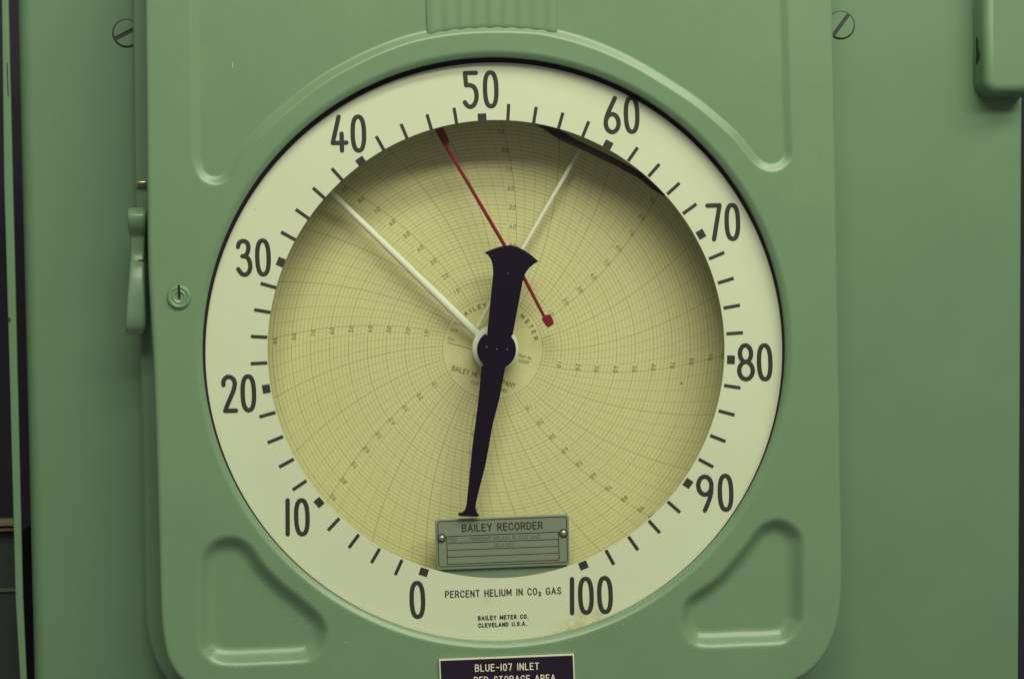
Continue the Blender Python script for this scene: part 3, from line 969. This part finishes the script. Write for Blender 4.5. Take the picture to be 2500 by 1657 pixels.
# nameplate
H_NP = 0.036
TL, TR, BR, BL = (1061.4, 1268), (1388.6, 1254.5), (1390.5, 1379), (1066, 1391.4)
npo = quad_round(TL, TR, BR, BL, .026, .068)
nplate = prism("nameplate", pxpoly(npo, H_NP), H_NP - .0016, H_NP, PLATE, REC, bevel=0.0004)
brk = [(1072, 1300), (1384, 1290), (1386, 1440), (1072, 1452)]
prism("nameplate_bracket", pxpoly(brk, 0.033), 0.024, 0.0338, paint("bracket_paint", (0.20, 0.285, 0.19)), REC, bevel=0.0006)
li = Ink(H_NP + 0.00012)
o4 = quad_round((1069, 1272.7), (1383, 1260.5), (1385.5, 1371.6), (1071.3, 1383), .022, .06)
li.stroke(o4, 1.9, closed=True)
i4 = [(1090.3, 1309), (1363.5, 1297.8), (1365, 1366), (1092.6, 1377)]
for a, b in zip(i4, i4[1:] + i4[:1]):
    li.stroke([a, b], 1.8)
for yl, yr in ((1325.5, 1315.3), (1342.7, 1332.5), (1359.4, 1349.3)):
    li.stroke([(1091.5, yl), (1364.3, yr)], 1.6)
li.text("BAILEY RECORDER", (1129, 1297), (1324, 1289.5), 16.2, 2.8, gap=.32)
for cx, cy in ((1078, 1313), (1375.6, 1301)):
    a_ = np.linspace(0, 2 * math.pi, 24, endpoint=False)
    li.stroke(np.stack([cx + 10.3 * np.cos(a_), cy + 10.3 * np.sin(a_)], 1), 1.6, closed=True)
li.build("lettering", PLATE_LINE, nplate)
fi = Ink(H_NP + 0.0001)
fi.text("RED", (1096, 1320.4), (1116, 1319.7), 7.6, 1.3)
fi.text("PERCENT HELIUM IN CO2 GAS", (1147, 1319.3), (1318, 1312.6), 8, 1.3)
fi.text("(SLAVE)", (1207, 1334.3), (1252, 1332.5), 7.8, 1.3)
fi.build("stamped_lettering", PLATE_FAINT, nplate)
for cx, cy in ((1078, 1313), (1375.6, 1301)):
    c, r = circle_at(cx, cy, 8.8, H_NP)
    s = lathe("screw", c, [(r, H_NP + .0001), (r * .97, H_NP + .0006), (r * .8, H_NP + .0014), (r * .5, H_NP + .0019), (r * .1, H_NP + .0021)], STEEL, nplate, 28)

# engraved tag under the dial
H_TAG = H_DOOR + 0.0018
tg = [(1072, 1609), (1401, 1595.5), (1407, 1745), (1078, 1758)]
tag = prism("label_plate", pxpoly(tg, H_TAG), H_DOOR + .0002, H_TAG, TAG_WHITE, REC, bevel=0.0)
tag["label"] = "black engraved label with cream lettering below the dial"
tf = [(1075.4, 1612.2), (1398.2, 1599), (1404, 1742), (1081, 1755)]
prism("label_face", pxpoly(tf, H_TAG + .0004), H_TAG + .0001, H_TAG + .0004, TAG_BLACK, tag)
tk = Ink(H_TAG + .0005)
tk.text("BLUE-107 INLET", (1161, 1637.5), (1315, 1632.6), 15.4, 2.4, gap=.36)
tk.text("RED-STORAGE AREA", (1158.5, 1667.5), (1355, 1661), 15.4, 2.4, gap=.36)
tk.build("lettering", TAG_WHITE, tag)

# fluted badge over the arch
bl, br_ = at1(1037.5, 0, H_DOOR - .001), at1(1361.5, 0, H_DOOR - .001)
nu, nv = 120, 40
V = []; F = []
xs_ = np.linspace(0, 1, nu)
low = catmull([(1041, 93), (1060, 88), (1085, 82), (1110, 78), (1140, 75.5), (1171, 73.8), (1200, 73), (1230, 73), (1262, 74.5), (1300, 78), (1335, 83.5), (1350, 87), (1362, 88.5)], 12, closed=False)
for j in range(nv):
    tt = j / (nv - 1)
    for i, s in enumerate(xs_):
        xb = 1041 + (1362 - 1041) * s; yb = np.interp(xb, low[:, 0], low[:, 1]) + 1.2 * math.sin(s * 2 * math.pi * 9)
        xt = 1033 + (1362 - 1033) * s; yt = -180
        x = xb + (xt - xb) * tt; y = yb + (yt - yb) * tt
        edgeu = min(s, 1 - s) * 325; edgev = tt * 260
        d = min(edgeu, edgev)
        h = H_DOOR - 0.0042 + 0.0030 + 0.00032 * math.cos(s * 2 * math.pi * 9 + math.pi) - (0.0012 * (1 - d / 4) ** 2 if d < 4 else 0)
        if edgev < 14:
            h -= 0.0005 * (1 - edgev / 14) ** 2
        q = at1(x, y, h); V.append((q[0], -h, q[1]))
nG = len(V)
for j in range(nv - 1):
    for i in range(nu - 1):
        F.append((j * nu + i, j * nu + i + 1, (j + 1) * nu + i + 1, (j + 1) * nu + i))
rim = [j * nu for j in range(nv - 1, -1, -1)] + list(range(1, nu)) + [j * nu + nu - 1 for j in range(1, nv)]
for k in rim:
    v = V[k]; V.append((v[0], -(H_DOOR - 0.0046), v[2]))
for a in range(len(rim) - 1):
    F.append((rim[a], nG + a, nG + a + 1, rim[a + 1]))
o = mk("fluted_badge", V, F, GREEN, REC)
for p in o.data.polygons:
    p.use_smooth = p.index < (nv - 1) * (nu - 1)

# key lock
lc, lr = circle_at(437.5, 725, 28.5, H_DOOR)
k = lr
lock = lathe("key_lock", lc, [(k * 1.04, H_DOOR - .0003), (k, H_DOOR + .0012), (k * .93, H_DOOR + .0018), (k * .72, H_DOOR + .0019), (k * .66, H_DOOR + .0013), (k * .62, H_DOOR + .0012), (k * .58, H_DOOR + .0017), (k * .44, H_DOOR + .0018), (k * .38, H_DOOR + .0010), (k * .2, H_DOOR + .0013), (k * .05, H_DOOR + .0014)], GREEN, REC, 56)
sl = np.array([(433.6, 696), (439.2, 695.5), (441.0, 727), (435.6, 727.5)])
prism("keyhole", pxpoly(sl, H_DOOR + .002), H_DOOR + .0008, H_DOOR + .00215, BLACK, lock)

# latch handle on the left side
def loft(name, secs, mat, parent, n=48):
    """secs: (y_px, x0_px, x1_px, h_back, h_front, corner exponent)"""
    V = []; F = []
    for (y, x0, x1, hb, hf) in secs:
        c0 = at1(x0, y, hf); c1 = at1(x1, y, hf)
        cu, w = (c0[0] + c1[0]) / 2, (c1[0] - c0[0]) / 2; ch, hh = (hb + hf) / 2, (hf - hb) / 2
        for k in range(n):
            a = 2 * math.pi * k / n; ca, sa = math.cos(a), math.sin(a); e = 2 / 6.0
            V.append((cu + w * math.copysign(abs(ca) ** e, ca), -(ch + hh * math.copysign(abs(sa) ** e, sa)), (c0[1] + c1[1]) / 2))
    for j in range(len(secs) - 1):
        for k in range(n):
            F.append((j * n + k, j * n + (k + 1) % n, (j + 1) * n + (k + 1) % n, (j + 1) * n + k))
    F.append(tuple(range(n))); F.append(tuple((len(secs) - 1) * n + k for k in range(n))[::-1])
    o = mk(name, V, F, mat, parent)
    for p in o.data.polygons:
        p.use_smooth = len(p.vertices) == 4
    return o


lat = loft("latch_handle", [
    (566, 316, 355, .026, .042), (585, 317, 353.5, .026, .0415), (606, 317.5, 352.5, .026, .0405), (632, 317, 352, .026, .0405), (640, 316, 352.3, .026, .0425), (655, 314.5, 352.8, .027, .0455), (680, 312, 353.2, .028, .0475),
    (705, 309.8, 353.8, .029, .0487), (717, 308.6, 354.2, .029, .0492), (722, 308.2, 354.4, .029, .0493), (750, 306, 355.2, .029, .0494), (775, 304.5, 356, .029, .0488), (795, 303.8, 356.2, .029, .0474), (808, 305, 355, .030, .0450), (815, 309, 351, .032, .041)], GREEN, REC)
loft("latch_knob", [(507.5, 317, 352, .034, .0405), (509.5, 312, 355, .031, .0430), (513, 309.6, 356.6, .029, .0460), (519, 308.8, 357, .027, .0488), (526, 308.5, 357, .026, .0500), (538, 308.6, 357, .026, .0495), (552, 309.2, 356.6, .026, .0475), (564, 311.5, 356, .026, .0448), (573, 314.5, 355, .026, .042), (580, 317.5, 353.5, .026, .0405)], GREEN, lat)
mk("paint_chip", [tuple(p3at(x, y, .0420)) for x, y in catmull([(336, 636), (342, 633.5), (351, 634), (352.5, 638), (345, 637.5), (338, 638.5)], 3)], [tuple(range(18))], CHIP, lat)
# strike pin
pa, pb = p3at(334, 446, .024), p3at(357, 446, .024)
tube("latch_pin", pa, pb, 5.5 * PXM, 5.5 * PXM, plain("pin_brass", (0.50, 0.40, 0.28), 0.3, metal=0.9), REC, n=18, rings=2)

# small marks on the paint and dust
for (x, y, rx, ry, h, m, par) in ((568, 160, 1.6, 7.5, H_DOOR - .0022, SCUFF, door), (1522, 1524, 2.2, 1.6, H_DOOR + .0003, SCUFF, door), (845, 1567, 3.2, 1.4, H_DOOR + .0003, SCUFF, door)):
    sk = Ink(h); a_ = np.linspace(0, 2 * math.pi, 12, endpoint=False)
    sk.poly(np.stack([x + rx * np.cos(a_), y + ry * np.sin(a_)], 1)); sk.build("paint_scuff", m, par)
for (x, y, r, m) in ((1636, 572 + 70, 1.8, CREAM), (1664, 935, 2.2, CHIP), (940, 1098, 2.2, CREAM)):
    sk = Ink(H_CHART + .0004); a_ = np.linspace(0, 2 * math.pi, 10, endpoint=False)
    sk.poly(np.stack([x + r * np.cos(a_), y + r * np.sin(a_)], 1)); sk.build("dust_speck", m, chart)
